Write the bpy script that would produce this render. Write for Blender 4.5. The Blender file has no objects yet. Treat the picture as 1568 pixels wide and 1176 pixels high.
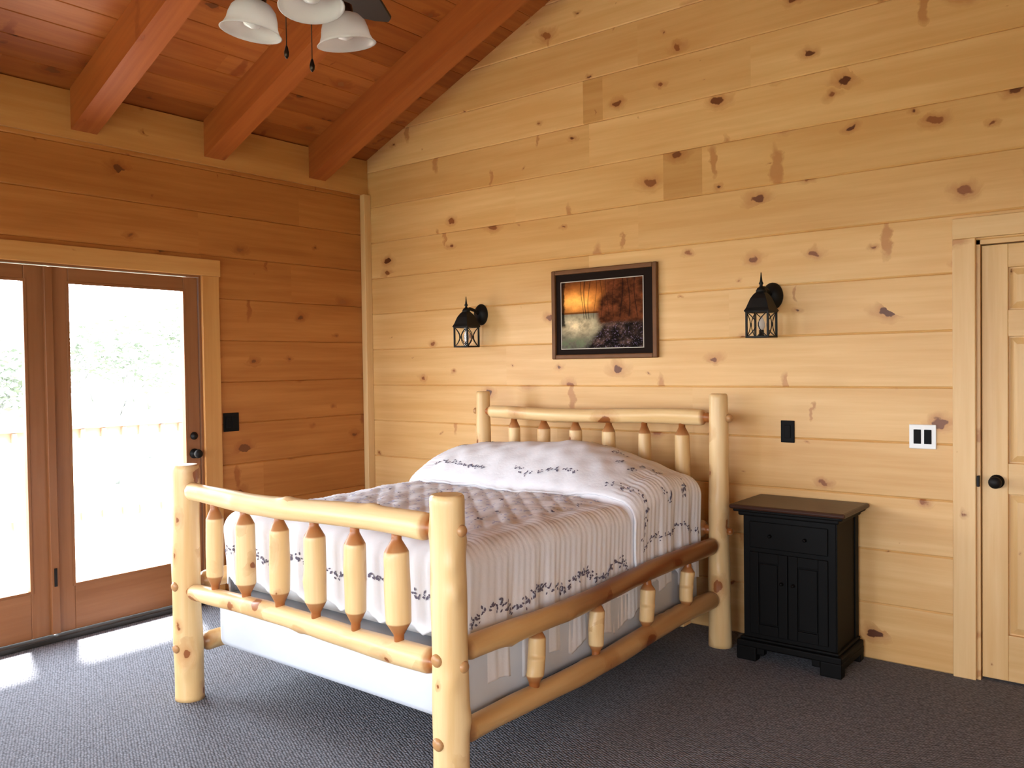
import bpy, bmesh, numpy as np, math, random
from mathutils import Vector, Matrix
random.seed(7); np.random.seed(7)
scene=bpy.context.scene
COL=scene.collection
SL=0.42; EZ=3.02; RX=3.05; RZ=EZ+SL*RX; XR=6.1; YF=-7.0

# ------------------------------------------------------------------ materials
def newmat(name):
    m=bpy.data.materials.new(name); m.use_nodes=True
    nt=m.node_tree; b=nt.nodes['Principled BSDF']; return m,nt,b
def N(nt,t,**k):
    n=nt.nodes.new(t)
    for a,v in k.items(): setattr(n,a,v)
    return n
def L(nt,a,b): nt.links.new(a,b)
def math_(nt,op,a,b=None,clamp=False):
    n=N(nt,'ShaderNodeMath',operation=op,use_clamp=clamp)
    for i,v in enumerate((a,b)):
        if v is None: continue
        if isinstance(v,(int,float)): n.inputs[i].default_value=v
        else: L(nt,v,n.inputs[i])
    return n.outputs[0]
def mix(nt,f,a,b,bt='MIX'):
    n=N(nt,'ShaderNodeMix',data_type='RGBA',blend_type=bt)
    for s,v in ((0,f),(6,a),(7,b)):
        if isinstance(v,(int,float)): n.inputs[s].default_value=v
        elif isinstance(v,(tuple,list)): n.inputs[s].default_value=(*v,1) if len(v)==3 else v
        else: L(nt,v,n.inputs[s])
    return n.outputs[2]
def vmul(nt,v,s):
    n=N(nt,'ShaderNodeVectorMath',operation='MULTIPLY'); L(nt,v,n.inputs[0]); n.inputs[1].default_value=s; return n.outputs[0]
def plain(name,col,rough=0.5,metal=0.0,spec=0.5,noise=0.0,nscale=20,bump=0.0):
    m,nt,b=newmat(name)
    b.inputs['Roughness'].default_value=rough; b.inputs['Metallic'].default_value=metal
    b.inputs['Specular IOR Level'].default_value=spec
    tc=N(nt,'ShaderNodeTexCoord'); nz=N(nt,'ShaderNodeTexNoise'); nz.inputs['Scale'].default_value=nscale; nz.inputs['Detail'].default_value=4
    L(nt,tc.outputs['Object'],nz.inputs['Vector'])
    c2=tuple(max(0,c*(1-noise)) for c in col)
    L(nt,mix(nt,nz.outputs['Fac'],col,c2),b.inputs['Base Color'])
    if bump:
        bp=N(nt,'ShaderNodeBump'); bp.inputs['Strength'].default_value=bump; bp.inputs['Distance'].default_value=0.01
        L(nt,nz.outputs['Fac'],bp.inputs['Height']); L(nt,bp.outputs[0],b.inputs['Normal'])
    return m
def wood(name,light,dark,knot=(0.11,0.030,0.009),rough=0.42,kmin=0.32,kamp=0.225,scale=(3.0,4.9,4.9),d3=False,tamt=0.2,spec=0.4,spike=True,endc=(0.34,0.115,0.03)):
    m,nt,b=newmat(name)
    at=N(nt,'ShaderNodeAttribute',attribute_name='wc'); v=at.outputs['Vector']
    ti=N(nt,'ShaderNodeAttribute',attribute_name='tint').outputs['Fac']
    en=N(nt,'ShaderNodeAttribute',attribute_name='ends').outputs['Fac']
    nz0=N(nt,'ShaderNodeTexNoise'); L(nt,v,nz0.inputs['Vector']); nz0.inputs['Scale'].default_value=16; nz0.inputs['Detail'].default_value=3
    sub=N(nt,'ShaderNodeVectorMath',operation='MULTIPLY_ADD'); L(nt,nz0.outputs['Color'],sub.inputs[0]); sub.inputs[1].default_value=(0.085,0.062,0.03); L(nt,v,sub.inputs[2])
    halo=0.0; core=0.0
    red=tuple(a*bb for a,bb in zip(dark,(0.64,0.43,0.33)))
    g2=N(nt,'ShaderNodeTexNoise'); L(nt,vmul(nt,v,(0.8,6,6)),g2.inputs['Vector']); g2.inputs['Scale'].default_value=1; g2.inputs['Detail'].default_value=3
    if kmin<1:
        vo=N(nt,'ShaderNodeTexVoronoi',voronoi_dimensions='3D' if d3 else '2D'); L(nt,vmul(nt,sub.outputs[0],scale),vo.inputs['Vector']); vo.inputs['Scale'].default_value=1
        sc=N(nt,'ShaderNodeSeparateColor'); L(nt,vo.outputs['Color'],sc.inputs[0])
        r=math_(nt,'MULTIPLY',math_(nt,'POWER',math_(nt,'MAXIMUM',math_(nt,'SUBTRACT',sc.outputs[0],kmin),0.0),1.6),kamp)
        d=vo.outputs['Distance']
        core=math_(nt,'DIVIDE',math_(nt,'SUBTRACT',r,d),0.022,True)
        halo=math_(nt,'DIVIDE',math_(nt,'SUBTRACT',math_(nt,'MULTIPLY',r,2.8),d),math_(nt,'ADD',math_(nt,'MULTIPLY',r,2.0),0.02),True)
        kc=mix(nt,sc.outputs[1],knot,(0.34,0.12,0.035))
    if spike and kmin<1:
        mp=N(nt,'ShaderNodeMapping'); mp.inputs['Rotation'].default_value=(0,0,math.radians(24)); mp.inputs['Scale'].default_value=(6.0,1.6,1); L(nt,sub.outputs[0],mp.inputs[0])
        v2=N(nt,'ShaderNodeTexVoronoi',voronoi_dimensions='2D'); L(nt,mp.outputs[0],v2.inputs['Vector']); v2.inputs['Scale'].default_value=1
        s2=N(nt,'ShaderNodeSeparateColor'); L(nt,v2.outputs['Color'],s2.inputs[0])
        r2=math_(nt,'MULTIPLY',math_(nt,'MAXIMUM',math_(nt,'SUBTRACT',s2.outputs[0],0.83),0.0),0.9)
        h2=math_(nt,'DIVIDE',math_(nt,'SUBTRACT',math_(nt,'MULTIPLY',r2,1.6),v2.outputs['Distance']),math_(nt,'ADD',math_(nt,'MULTIPLY',r2,1.0),0.02),True)
        halo=math_(nt,'MAXIMUM',halo,math_(nt,'MULTIPLY',h2,1.9,True))
    gv=vmul(nt,v,(1.3,26,26))
    ga=N(nt,'ShaderNodeVectorMath',operation='MULTIPLY_ADD')
    cx=N(nt,'ShaderNodeCombineXYZ')
    if kmin<1: L(nt,halo,cx.inputs[1])
    L(nt,cx.outputs[0],ga.inputs[0]); ga.inputs[1].default_value=(1,2.2,1); L(nt,gv,ga.inputs[2])
    g1=N(nt,'ShaderNodeTexNoise'); L(nt,ga.outputs[0],g1.inputs['Vector']); g1.inputs['Scale'].default_value=1; g1.inputs['Detail'].default_value=4; g1.inputs['Roughness'].default_value=0.6
    gf=math_(nt,'MULTIPLY',math_(nt,'SUBTRACT',math_(nt,'ADD',math_(nt,'MULTIPLY',g1.outputs['Fac'],0.9),math_(nt,'MULTIPLY',g2.outputs['Fac'],0.9)),0.56),1.9,True)
    c=mix(nt,gf,light,dark)
    if kmin<1:
        c=mix(nt,math_(nt,'MULTIPLY',halo,0.68),c,red)
        c=mix(nt,core,c,kc)
    c=mix(nt,en,c,endc)
    tn=math_(nt,'SUBTRACT',1.0,math_(nt,'MULTIPLY',ti,tamt))
    tc=N(nt,'ShaderNodeCombineColor'); L(nt,math_(nt,'POWER',tn,0.7),tc.inputs[0]); L(nt,tn,tc.inputs[1]); L(nt,math_(nt,'POWER',tn,1.5),tc.inputs[2])
    c=mix(nt,1.0,c,tc.outputs[0],'MULTIPLY')
    L(nt,c,b.inputs['Base Color'])
    b.inputs['Roughness'].default_value=rough; b.inputs['Specular IOR Level'].default_value=spec
    bp=N(nt,'ShaderNodeBump'); bp.inputs['Strength'].default_value=0.12; bp.inputs['Distance'].default_value=0.004
    L(nt,g1.outputs['Fac'],bp.inputs['Height']); L(nt,bp.outputs[0],b.inputs['Normal'])
    return m

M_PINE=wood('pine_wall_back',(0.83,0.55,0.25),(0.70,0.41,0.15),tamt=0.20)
M_PINEL_SHADED=wood('pine_wall_left_shaded',(0.53,0.225,0.06),(0.39,0.14,0.031))  # same pine as the back wall, backlit shade darkened into its colour
M_TRIM=wood('pine_trim',(0.80,0.56,0.28),(0.70,0.44,0.19),kmin=0.6)
M_DOORP=wood('pine_door',(0.80,0.56,0.28),(0.68,0.42,0.17),kmin=0.75,spike=False)
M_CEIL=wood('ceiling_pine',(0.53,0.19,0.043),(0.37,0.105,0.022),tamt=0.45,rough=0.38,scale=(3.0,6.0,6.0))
M_RAFT=wood('rafter_wood',(0.45,0.135,0.03),(0.32,0.08,0.017),kmin=0.62,rough=0.4,spike=False)
M_BAND=wood('band_pine',(0.62,0.33,0.11),(0.5,0.23,0.065),kmin=0.65,spike=False)
M_FIR=wood('patio_door_fir',(0.32,0.135,0.055),(0.24,0.09,0.03),kmin=2.0)
M_LOG=wood('peeled_log',(0.86,0.66,0.38),(0.72,0.48,0.22),knot=(0.24,0.075,0.02),d3=True,scale=(6.5,9,9),kmin=0.34,kamp=0.55,tamt=0.6,rough=0.35,spike=False)
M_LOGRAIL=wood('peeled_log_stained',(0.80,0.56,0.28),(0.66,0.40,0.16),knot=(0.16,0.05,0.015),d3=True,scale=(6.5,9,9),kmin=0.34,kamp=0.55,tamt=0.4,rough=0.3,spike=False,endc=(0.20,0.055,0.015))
M_BLKWOOD=plain('black_stained_wood',(0.003,0.0026,0.0026),0.6,noise=0.3,spec=0.15)
M_BRNTOP=wood('walnut_top',(0.055,0.022,0.014),(0.032,0.012,0.007),kmin=2.0,rough=0.35,spec=0.25)
M_BLACK=plain('black_iron',(0.006,0.0055,0.005),0.55,0.0,0.25)
M_BLKPL=plain('black_plastic',(0.004,0.004,0.004),0.6,spec=0.12)
M_WHITEPL=plain('white_plastic',(0.8,0.8,0.78),0.35)
M_BRONZE=plain('dark_bronze',(0.03,0.02,0.015),0.3,0.8)
M_DARKWOOD=plain('fan_blade_wood',(0.012,0.007,0.006),0.5,noise=0.4,spec=0.2)
M_FRAME=plain('picture_frame_wood',(0.20,0.085,0.03),0.5,noise=0.4,spec=0.25)
M_MAT=plain('picture_mat_dark',(0.016,0.010,0.008),0.85,spec=0.06)
M_MAT2=plain('picture_fillet',(0.5,0.45,0.38),0.6)
M_BOXSP=plain('box_spring_fabric',(0.62,0.66,0.73),0.6,noise=0.06)
M_MATT=plain('mattress_fabric',(0.75,0.75,0.76),0.8)
M_CLOTH=plain('comforter_cotton',(0.83,0.83,0.87),0.85,spec=0.2,noise=0.04,nscale=60,bump=0.12)
M_EMB=plain('embroidery_dark',(0.13,0.115,0.17),0.8)
M_LAV=plain('embroidery_lavender',(0.50,0.51,0.68),0.8)
M_DECK=plain('deck_boards',(0.5,0.42,0.36),0.7,noise=0.2)
M_RAIL=plain('deck_rail_wood',(0.34,0.24,0.18),0.8,spec=0.1)
M_LEAF=plain('leaves',(0.19,0.215,0.175),0.8,spec=0.1)
M_BARK=plain('bark',(0.20,0.20,0.20),0.9,spec=0.1)
M_GRASS=plain('grass',(0.20,0.22,0.15),0.9,noise=0.3,nscale=3)
M_THRESH=plain('threshold_dark',(0.02,0.017,0.014),0.4)
def glassmat(name,tint,fac):
    m,nt,b=newmat(name); nt.nodes.remove(b); out=[n for n in nt.nodes if n.type=='OUTPUT_MATERIAL'][0]
    t=N(nt,'ShaderNodeBsdfTransparent'); t.inputs[0].default_value=(*tint,1); g=N(nt,'ShaderNodeBsdfGlossy'); g.inputs['Roughness'].default_value=0.02
    x=N(nt,'ShaderNodeMixShader'); x.inputs[0].default_value=fac
    L(nt,t.outputs[0],x.inputs[1]); L(nt,g.outputs[0],x.inputs[2]); L(nt,x.outputs[0],out.inputs[0]); return m
M_GLASS=glassmat('window_glass',(0.98,0.99,0.99),0.035)
def frosted():
    m,nt,b=newmat('frosted_shade_glass'); nt.nodes.remove(b); out=[n for n in nt.nodes if n.type=='OUTPUT_MATERIAL'][0]
    t=N(nt,'ShaderNodeBsdfTranslucent'); t.inputs[0].default_value=(0.88,0.88,0.9,1)
    d=N(nt,'ShaderNodeBsdfPrincipled'); d.inputs['Base Color'].default_value=(0.8,0.81,0.84,1); d.inputs['Roughness'].default_value=0.2
    tr=N(nt,'ShaderNodeBsdfTransparent')
    x=N(nt,'ShaderNodeMixShader'); x.inputs[0].default_value=0.5; L(nt,t.outputs[0],x.inputs[1]); L(nt,d.outputs[0],x.inputs[2])
    y=N(nt,'ShaderNodeMixShader'); y.inputs[0].default_value=0.28; L(nt,x.outputs[0],y.inputs[1]); L(nt,tr.outputs[0],y.inputs[2])
    L(nt,y.outputs[0],out.inputs[0]); return m
M_SHADE=frosted()
def carpet():
    m,nt,b=newmat('berber_carpet'); tc=N(nt,'ShaderNodeTexCoord')
    mp=N(nt,'ShaderNodeMapping'); mp.inputs['Rotation'].default_value=(0,0,0.6); mp.inputs['Scale'].default_value=(1,1.5,1); L(nt,tc.outputs['Object'],mp.inputs[0])
    vo=N(nt,'ShaderNodeTexVoronoi'); vo.inputs['Scale'].default_value=66; vo.inputs['Randomness'].default_value=0.4; L(nt,mp.outputs[0],vo.inputs['Vector'])
    nz=N(nt,'ShaderNodeTexNoise'); nz.inputs['Scale'].default_value=5; nz.inputs['Detail'].default_value=5; L(nt,tc.outputs['Object'],nz.inputs['Vector'])
    c=mix(nt,math_(nt,'MULTIPLY',vo.outputs['Distance'],1.3,True),(0.29,0.295,0.335),(0.068,0.070,0.082))
    c=mix(nt,math_(nt,'MULTIPLY',nz.outputs['Fac'],0.25),c,(0.13,0.132,0.15))
    L(nt,c,b.inputs['Base Color']); b.inputs['Roughness'].default_value=0.95; b.inputs['Specular IOR Level'].default_value=0.15
    bp=N(nt,'ShaderNodeBump',invert=True); bp.inputs['Strength'].default_value=0.7; bp.inputs['Distance'].default_value=0.009
    L(nt,vo.outputs['Distance'],bp.inputs['Height']); L(nt,bp.outputs[0],b.inputs['Normal']); return m
M_CARPET=carpet()

# ------------------------------------------------------------------ mesh builder
class MB:
    def __init__(s): s.v=[];s.f=[];s.m=[];s.sm=[];s.wc=[];s.t=[];s.e=[]
    def add(s,verts,faces,mat=0,wc=None,tint=0.3,ends=None,smooth=False):
        o=len(s.v); s.v+= [tuple(v) for v in verts]
        s.f+=[tuple(i+o for i in f) for f in faces]; s.m+=[mat]*len(faces); s.sm+=[smooth]*len(faces)
        s.wc+= [tuple(w) for w in (wc if wc is not None else verts)]
        s.t+=list(tint) if isinstance(tint,(list,tuple)) else [tint]*len(verts); s.e+= list(ends) if ends is not None else [0.0]*len(verts)
    def build(s,name,mats,parent=None,recalc=True):
        me=bpy.data.meshes.new(name); me.from_pydata(s.v,[],s.f)
        for m in mats: me.materials.append(m)
        me.polygons.foreach_set('material_index',s.m); me.polygons.foreach_set('use_smooth',s.sm)
        a=me.attributes.new('wc','FLOAT_VECTOR','POINT'); a.data.foreach_set('vector',np.array(s.wc,dtype=np.float32).ravel())
        a=me.attributes.new('tint','FLOAT','POINT'); a.data.foreach_set('value',np.array(s.t,dtype=np.float32))
        a=me.attributes.new('ends','FLOAT','POINT'); a.data.foreach_set('value',np.array(s.e,dtype=np.float32))
        if recalc:
            bm=bmesh.new(); bm.from_mesh(me); bmesh.ops.recalc_face_normals(bm,faces=bm.faces); bm.to_mesh(me); bm.free()
        me.update()
        o=bpy.data.objects.new(name,me); COL.objects.link(o)
        if parent: o.parent=parent
        return o
def empty(name):
    o=bpy.data.objects.new(name,None); o.empty_display_size=0.2; COL.objects.link(o); return o
def rnd(): return (random.uniform(0,50),random.uniform(0,50),random.uniform(0,50))
def board(mb,O,A,B,Nn,Ln,Wd,T,c=0.006,mat=0,tint=None):
    O,A,B,Nn=map(Vector,(O,A,B,Nn)); prof=[(0,0),(0,T-c),(c,T),(Wd-c,T),(Wd,T-c),(Wd,0)]
    of=rnd(); vs=[];wc=[]
    for l in (0,Ln):
        for b,n in prof:
            vs.append(O+A*l+B*b+Nn*n); wc.append((l+of[0],b+of[1],n+of[2]))
    fs=[(i,(i+1)%6,(i+1)%6+6,i+6) for i in range(6)]+[tuple(range(6)),tuple(range(11,5,-1))]
    mb.add(vs,fs,mat,wc,random.random() if tint is None else tint)
def box(mb,lo,hi,bev=0.0,mat=0,ax='x',tint=0.3,M=None,smooth=False):
    bm=bmesh.new(); bmesh.ops.create_cube(bm,size=1)
    lo=Vector(lo);hi=Vector(hi);c=(lo+hi)/2;d=hi-lo
    for v in bm.verts: v.co=Vector((v.co.x*d.x,v.co.y*d.y,v.co.z*d.z))+c
    if bev: bmesh.ops.bevel(bm,geom=list(bm.edges),offset=min(bev,min(d)*0.45),segments=2,profile=0.5,affect='EDGES')
    bm.verts.index_update(); of=rnd(); k={'x':(0,2,1),'y':(1,2,0),'z':(2,0,1)}[ax]
    wc=[(v.co[k[0]]+of[0],v.co[k[1]]+of[1],v.co[k[2]]+of[2]) for v in bm.verts]
    vs=[(M@v.co if M else v.co.copy()) for v in bm.verts]
    mb.add(vs,[tuple(v.index for v in f.verts) for f in bm.faces],mat,wc,tint,smooth=smooth); bm.free()
def lathe(mb,prof,M=Matrix(),n=24,mat=0,smooth=True,cap=True,tint=0.3,rot=0.0):
    vs=[];fs=[]
    for r,z in prof:
        for i in range(n):
            a=2*math.pi*i/n+rot; vs.append(M@Vector((r*math.cos(a),r*math.sin(a),z)))
    for k in range(len(prof)-1):
        for i in range(n):
            j=(i+1)%n; fs.append((k*n+i,k*n+j,(k+1)*n+j,(k+1)*n+i))
    if cap: fs.append(tuple(range(n-1,-1,-1))); fs.append(tuple((len(prof)-1)*n+i for i in range(n)))
    mb.add(vs,fs,mat,None,tint,smooth=smooth)
def frame(d):
    d=Vector(d).normalized(); u=Vector((0,0,1)) if abs(d.z)<0.9 else Vector((1,0,0))
    x=u.cross(d).normalized(); y=d.cross(x); return x,y,d
def tube(mb,pts,r,n=8,mat=0):
    pts=[Vector(p) for p in pts]; vs=[];fs=[]
    for i,p in enumerate(pts):
        d=pts[min(i+1,len(pts)-1)]-pts[max(i-1,0)]; x,y,_=frame(d); rr=r[i] if isinstance(r,(list,tuple)) else r
        for k in range(n):
            a=2*math.pi*k/n; vs.append(p+x*rr*math.cos(a)+y*rr*math.sin(a))
    for i in range(len(pts)-1):
        for k in range(n):
            j=(k+1)%n; fs.append((i*n+k,i*n+j,(i+1)*n+j,(i+1)*n+k))
    fs.append(tuple(range(n-1,-1,-1))); fs.append(tuple((len(pts)-1)*n+i for i in range(n)))
    mb.add(vs,fs,mat,None,0.3,smooth=True)
def log(mb,p0,p1,prof,wob=0.006,n=28,segs=40,tint=0.2,mat=0,knobs=0):
    """peeled log: prof=(dist,radius,stain); tint tuple=(tint, stain strength on the far part)"""
    p0=Vector(p0);p1=Vector(p1);Ln=(p1-p0).length; x,y,d=frame(p1-p0); of=rnd()
    ds=sorted(set([q[0] for q in prof]+[Ln*i/segs for i in range(segs+1)]))
    ph=[random.uniform(0,6.28) for _ in range(6)]
    pd=[q[0] for q in prof];pr=[q[1] for q in prof];pe=[q[2] for q in prof]
    kb=[(random.uniform(0.1,0.9)*Ln,random.uniform(0,6.28),random.uniform(0.004,0.010)) for _ in range(knobs)]
    vs=[];fs=[];wc=[];en=[];tt=[]
    for s in ds:
        r0=float(np.interp(s,pd,pr)); e=float(np.interp(s,pd,pe))
        env=math.sin(math.pi*s/Ln)
        cx=wob*env*math.sin(s*3.1+ph[0]); cy=wob*env*math.sin(s*2.7+ph[1])
        tv=tint
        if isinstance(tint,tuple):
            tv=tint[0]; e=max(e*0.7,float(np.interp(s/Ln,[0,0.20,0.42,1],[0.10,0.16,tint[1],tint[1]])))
        for k in range(n):
            a=2*math.pi*k/n
            r=r0*(1+0.03*math.sin(2*a+ph[2]+s*2)+0.025*math.sin(3*a+ph[3]-s*5)+0.02*math.sin(s*17+ph[4]))
            for ks,ka,kh in kb:
                da=(a-ka+math.pi)%(2*math.pi)-math.pi
                r+=kh*math.exp(-((s-ks)/0.03)**2-(da*r0/0.022)**2)
            px,py=cx+r*math.cos(a),cy+r*math.sin(a)
            vs.append(p0+d*s+x*px+y*py); wc.append((s+of[0],px+of[1],py+of[2])); en.append(min(1.0,e*(1+0.12*math.sin(a*3+s*9))) if isinstance(tint,tuple) else e); tt.append(tv)
    m=len(ds)
    for i in range(m-1):
        for k in range(n):
            j=(k+1)%n; fs.append((i*n+k,i*n+j,(i+1)*n+j,(i+1)*n+k))
    fs.append(tuple(range(n-1,-1,-1))); fs.append(tuple((m-1)*n+i for i in range(n)))
    mb.add(vs,fs,mat,wc,tt,en,True)

# ------------------------------------------------------------------ room shell
def wallboards(mb,P,A,z_edges,u0,u1,openings,Nn,clip=None,T=0.03,special=()):
    P=Vector(P);A=Vector(A);Nn=Vector(Nn)
    def put(ua,ub,za,zb,tint=None):
        if ub-ua<0.01 or zb-za<0.01: return
        board(mb,P+A*ua+Vector((0,0,za))-Nn*T,A,(0,0,1),Nn,ub-ua,zb-za,T,0.006,0,tint)
    for za,zb in zip(z_edges[:-1],z_edges[1:]):
        lo,hi=u0,u1
        if clip:
            lo,hi=clip(za)
            if hi-lo<0.1: continue
        joints=[lo]; u=lo+random.uniform(1.2,3.4)
        sp=[s for s in special if za-0.02<=s[2]<zb-0.02]
        for s in sp: joints+= [s[0],s[1]]
        while u<hi-0.5:
            if all(not(s[0]-0.3<u<s[1]+0.3) for s in sp): joints.append(u)
            u+=random.uniform(3.4,5.2)
        joints.append(hi); joints=sorted(joints)
        for a,b in zip(joints[:-1],joints[1:]):
            tint=random.random()*0.8
            for s in sp:
                if abs(s[0]-a)<1e-6: tint=s[3]
            segs=[(a,b)]
            for (oa,ob,oz0,oz1) in openings:
                if oz1<=za or oz0>=zb: continue
                new=[]
                for (p,q) in segs:
                    if ob<=p or oa>=q: new.append((p,q)); continue
                    if oa>p: new.append((p,oa))
                    if ob<q: new.append((ob,q))
                    put(max(p,oa),min(q,ob),za,max(za,oz0),tint); put(max(p,oa),min(q,ob),min(zb,oz1),zb,tint)
                segs=new
            for p,q in segs: put(p,q,za,zb,tint)
def backing(mb,lo,hi,zt,openings,axis,w0,w1,mat):
    def put(a,b,z0,z1):
        if b-a<1e-3 or z1-z0<1e-3: return
        if axis=='x': box(mb,(a,w0,z0),(b,w1,z1),0,mat)
        else: box(mb,(w0,a,z0),(w1,b,z1),0,mat)
    cuts=sorted(openings); u=lo
    for oa,ob,z0,z1 in cuts:
        put(u,oa,-0.1,zt); put(oa,ob,-0.1,z0); put(oa,ob,z1,zt); u=ob
    put(u,hi,-0.1,zt)
zb=[0.0,0.28]+[0.545+0.265*i for i in range(0,15)]
def gclip(z):
    if z<=EZ: return (0.0,XR)
    a=(z-EZ)/SL; return (a,XR-a)
DX0,DX1=4.085,4.86
mb=MB()
wallboards(mb,(0,0,0),(1,0,0),zb,0,XR,[(DX0,DX1,-0.1,2.01)],(0,-1,0),gclip,special=[(2.50,2.74,2.40,1.7),(1.96,2.10,2.93,1.5)])
backing(mb,-0.15,XR+0.15,EZ-0.05,[(DX0,DX1,-0.1,2.01)],'x',0.031,0.13,1)
mb.add([(-0.15,0.031,EZ-0.05),(XR+0.15,0.031,EZ-0.05),(RX,0.031,RZ+0.05),(-0.15,0.13,EZ-0.05),(XR+0.15,0.13,EZ-0.05),(RX,0.13,RZ+0.05)],[(0,1,2),(3,5,4),(0,3,4,1),(1,4,5,2),(2,5,3,0)],1)
mb.build('wall_back',[M_PINE,M_TRIM])
zl=[0.0]+[0.05+0.268*i for i in range(0,11)]+[3.03]
LD=(-3.20,-1.38,0.0,2.07); LW=(-6.3,-4.3,0.7,2.2)
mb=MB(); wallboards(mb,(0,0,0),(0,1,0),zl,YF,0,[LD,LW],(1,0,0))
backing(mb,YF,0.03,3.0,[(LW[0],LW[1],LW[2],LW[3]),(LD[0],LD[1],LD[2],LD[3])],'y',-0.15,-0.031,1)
mb.build('wall_left',[M_PINEL_SHADED,M_PINEL_SHADED])
RW=(-6.4,-4.7,0.8,2.1)  # unseen right-wall window, added to brighten the bed's right side and back wall
mb=MB(); wallboards(mb,(XR,0,0),(0,-1,0),zl,0,-YF,[(-RW[1],-RW[0],RW[2],RW[3])],(-1,0,0)); backing(mb,YF,0.03,3.0,[RW],'y',XR+0.031,XR+0.15,1)
mb.build('wall_right',[M_PINE,M_PINE])
FW=[(0.7,2.7,0.5,2.15),(3.3,5.3,0.5,2.15)]
mb=MB(); wallboards(mb,(XR,YF,0),(-1,0,0),zb,0,XR,[(XR-b,XR-a,c,d) for a,b,c,d in FW],(0,1,0),gclip)
backing(mb,-0.15,XR+0.15,EZ-0.05,FW,'x',YF-0.13,YF-0.031,1)
mb.add([(-0.15,YF-0.031,EZ-0.05),(XR+0.15,YF-0.031,EZ-0.05),(RX,YF-0.031,RZ+0.05),(-0.15,YF-0.13,EZ-0.05),(XR+0.15,YF-0.13,EZ-0.05),(RX,YF-0.13,RZ+0.05)],[(0,1,2),(3,5,4),(0,3,4,1),(1,4,5,2),(2,5,3,0)],1)
mb.build('wall_front',[M_PINE,M_TRIM])
mb=MB(); box(mb,(-0.15,YF-0.13,-0.12),(XR+0.15,0.13,0.0),0,0); mb.build('floor',[M_CARPET])
th=math.atan(SL); cs,sn=math.cos(th),math.sin(th)
mb=MB(); W=0.155; slen=RX/cs
for side in (0,1):
    s=0
    while s<slen:
        w=min(W,slen-s)
        t=Vector((cs,0,sn)) if side==0 else Vector((-cs,0,sn)); nn=Vector((sn,0,-cs)) if side==0 else Vector((-sn,0,-cs))
        O=Vector((0 if side==0 else XR,0,EZ))+t*s-nn*0.02
        y=0.02; first=random.uniform(0.8,3.2)
        while y>YF-0.02:
            ln=min(first,y-YF+0.02); first=random.uniform(2.2,3.6)
            board(mb,O+Vector((0,y-ln,0)),(0,1,0),t,nn,ln,w,0.02,0.004,0); y-=ln
        s+=w
    x0=-0.45 if side==0 else XR+0.45; z0=EZ-SL*0.45
    vs=[]
    for y in (0.4,YF-0.4):
        for up in (0.022,0.16): vs+= [(x0,y,z0+up),(RX,y,RZ+up)]
    mb.add(vs,[(0,1,3,2),(4,6,7,5),(0,4,5,1),(2,3,7,6),(0,2,6,4),(1,5,7,3)],0)
mb.build('ceiling',[M_CEIL])
for k in range(8):
    yc=-0.475-0.81*k; mb=MB()
    for side in (0,1):
        of=rnd(); vs=[];wc=[]
        for X in (0.023,RX-0.061):
            Z=EZ+SL*X; XX=X if side==0 else XR-X
            for yy in (yc-0.072,yc+0.072):
                for dz in (-0.225,-0.001):
                    vs.append((XX,yy,Z+dz)); wc.append((X/cs+of[0],yy+of[1],dz+of[2]))
        mb.add(vs,[(0,1,3,2),(4,6,7,5),(0,4,5,1),(2,3,7,6),(0,2,6,4),(1,5,7,3)],0,wc,random.random()*0.5)
    mb.build('rafter' if k==0 else 'rafter.%03d'%k,[M_RAFT])
mb=MB(); box(mb,(RX-0.06,YF+0.002,RZ-0.33),(RX+0.06,-0.002,RZ-0.026),0.004,0,'y'); mb.build('ridge_beam',[M_RAFT])
def trim(name,parts,mat=M_TRIM):
    mb=MB()
    for lo,hi,ax in parts: box(mb,lo,hi,0.004,0,ax,tint=random.random()*0.4)
    return mb.build(name,[mat])
trim('trim_corner',[((0.001,-0.065,0.0),(0.05,-0.001,2.76),'z')])
trim('trim_1',[((0.0005,YF+0.01,2.755),(0.022,-0.001,3.02),'y')],M_BAND)
trim('trim_2',[((0.001,-1.39,0),(0.022,-1.27,2.06),'z'),((0.001,-3.32,2.06),(0.024,-1.26,2.165),'y'),((0.001,-3.31,0),(0.022,-3.19,2.06),'z')],M_BAND)
trim('trim_3',[((3.99,-0.022,0),(4.085,-0.001,2.02),'z'),((3.99,-0.024,2.02),(4.955,-0.001,2.115),'x'),((4.86,-0.022,0),(4.955,-0.001,2.02),'z')])
trim('trim_4',[((0.001,LW[0]-0.1,LW[3]),(0.022,LW[1]+0.1,LW[3]+0.1),'y'),((0.001,LW[0]-0.1,LW[2]-0.1),(0.03,LW[1]+0.1,LW[2]),'y'),((0.001,LW[0]-0.1,LW[2]),(0.022,LW[0],LW[3]),'z'),((0.001,LW[1],LW[2]),(0.022,LW[1]+0.1,LW[3]),'z')])
def window_x(name,a,b,z0,z1,y):
    mb=MB(); m=(a+b)/2
    for lo,hi in (((a,y-0.1,z0),(a+0.06,y-0.03,z1)),((b-0.06,y-0.1,z0),(b,y-0.03,z1)),((a,y-0.1,z0),(b,y-0.03,z0+0.06)),((a,y-0.1,z1-0.06),(b,y-0.03,z1)),((m-0.04,y-0.1,z0),(m+0.04,y-0.03,z1))): box(mb,lo,hi,0.004,0,'x')
    mb.build(name,[M_FIR])
for i,(a,b,c,d) in enumerate(FW): window_x('window_%d'%(i+1),a,b,c,d,YF)
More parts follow.
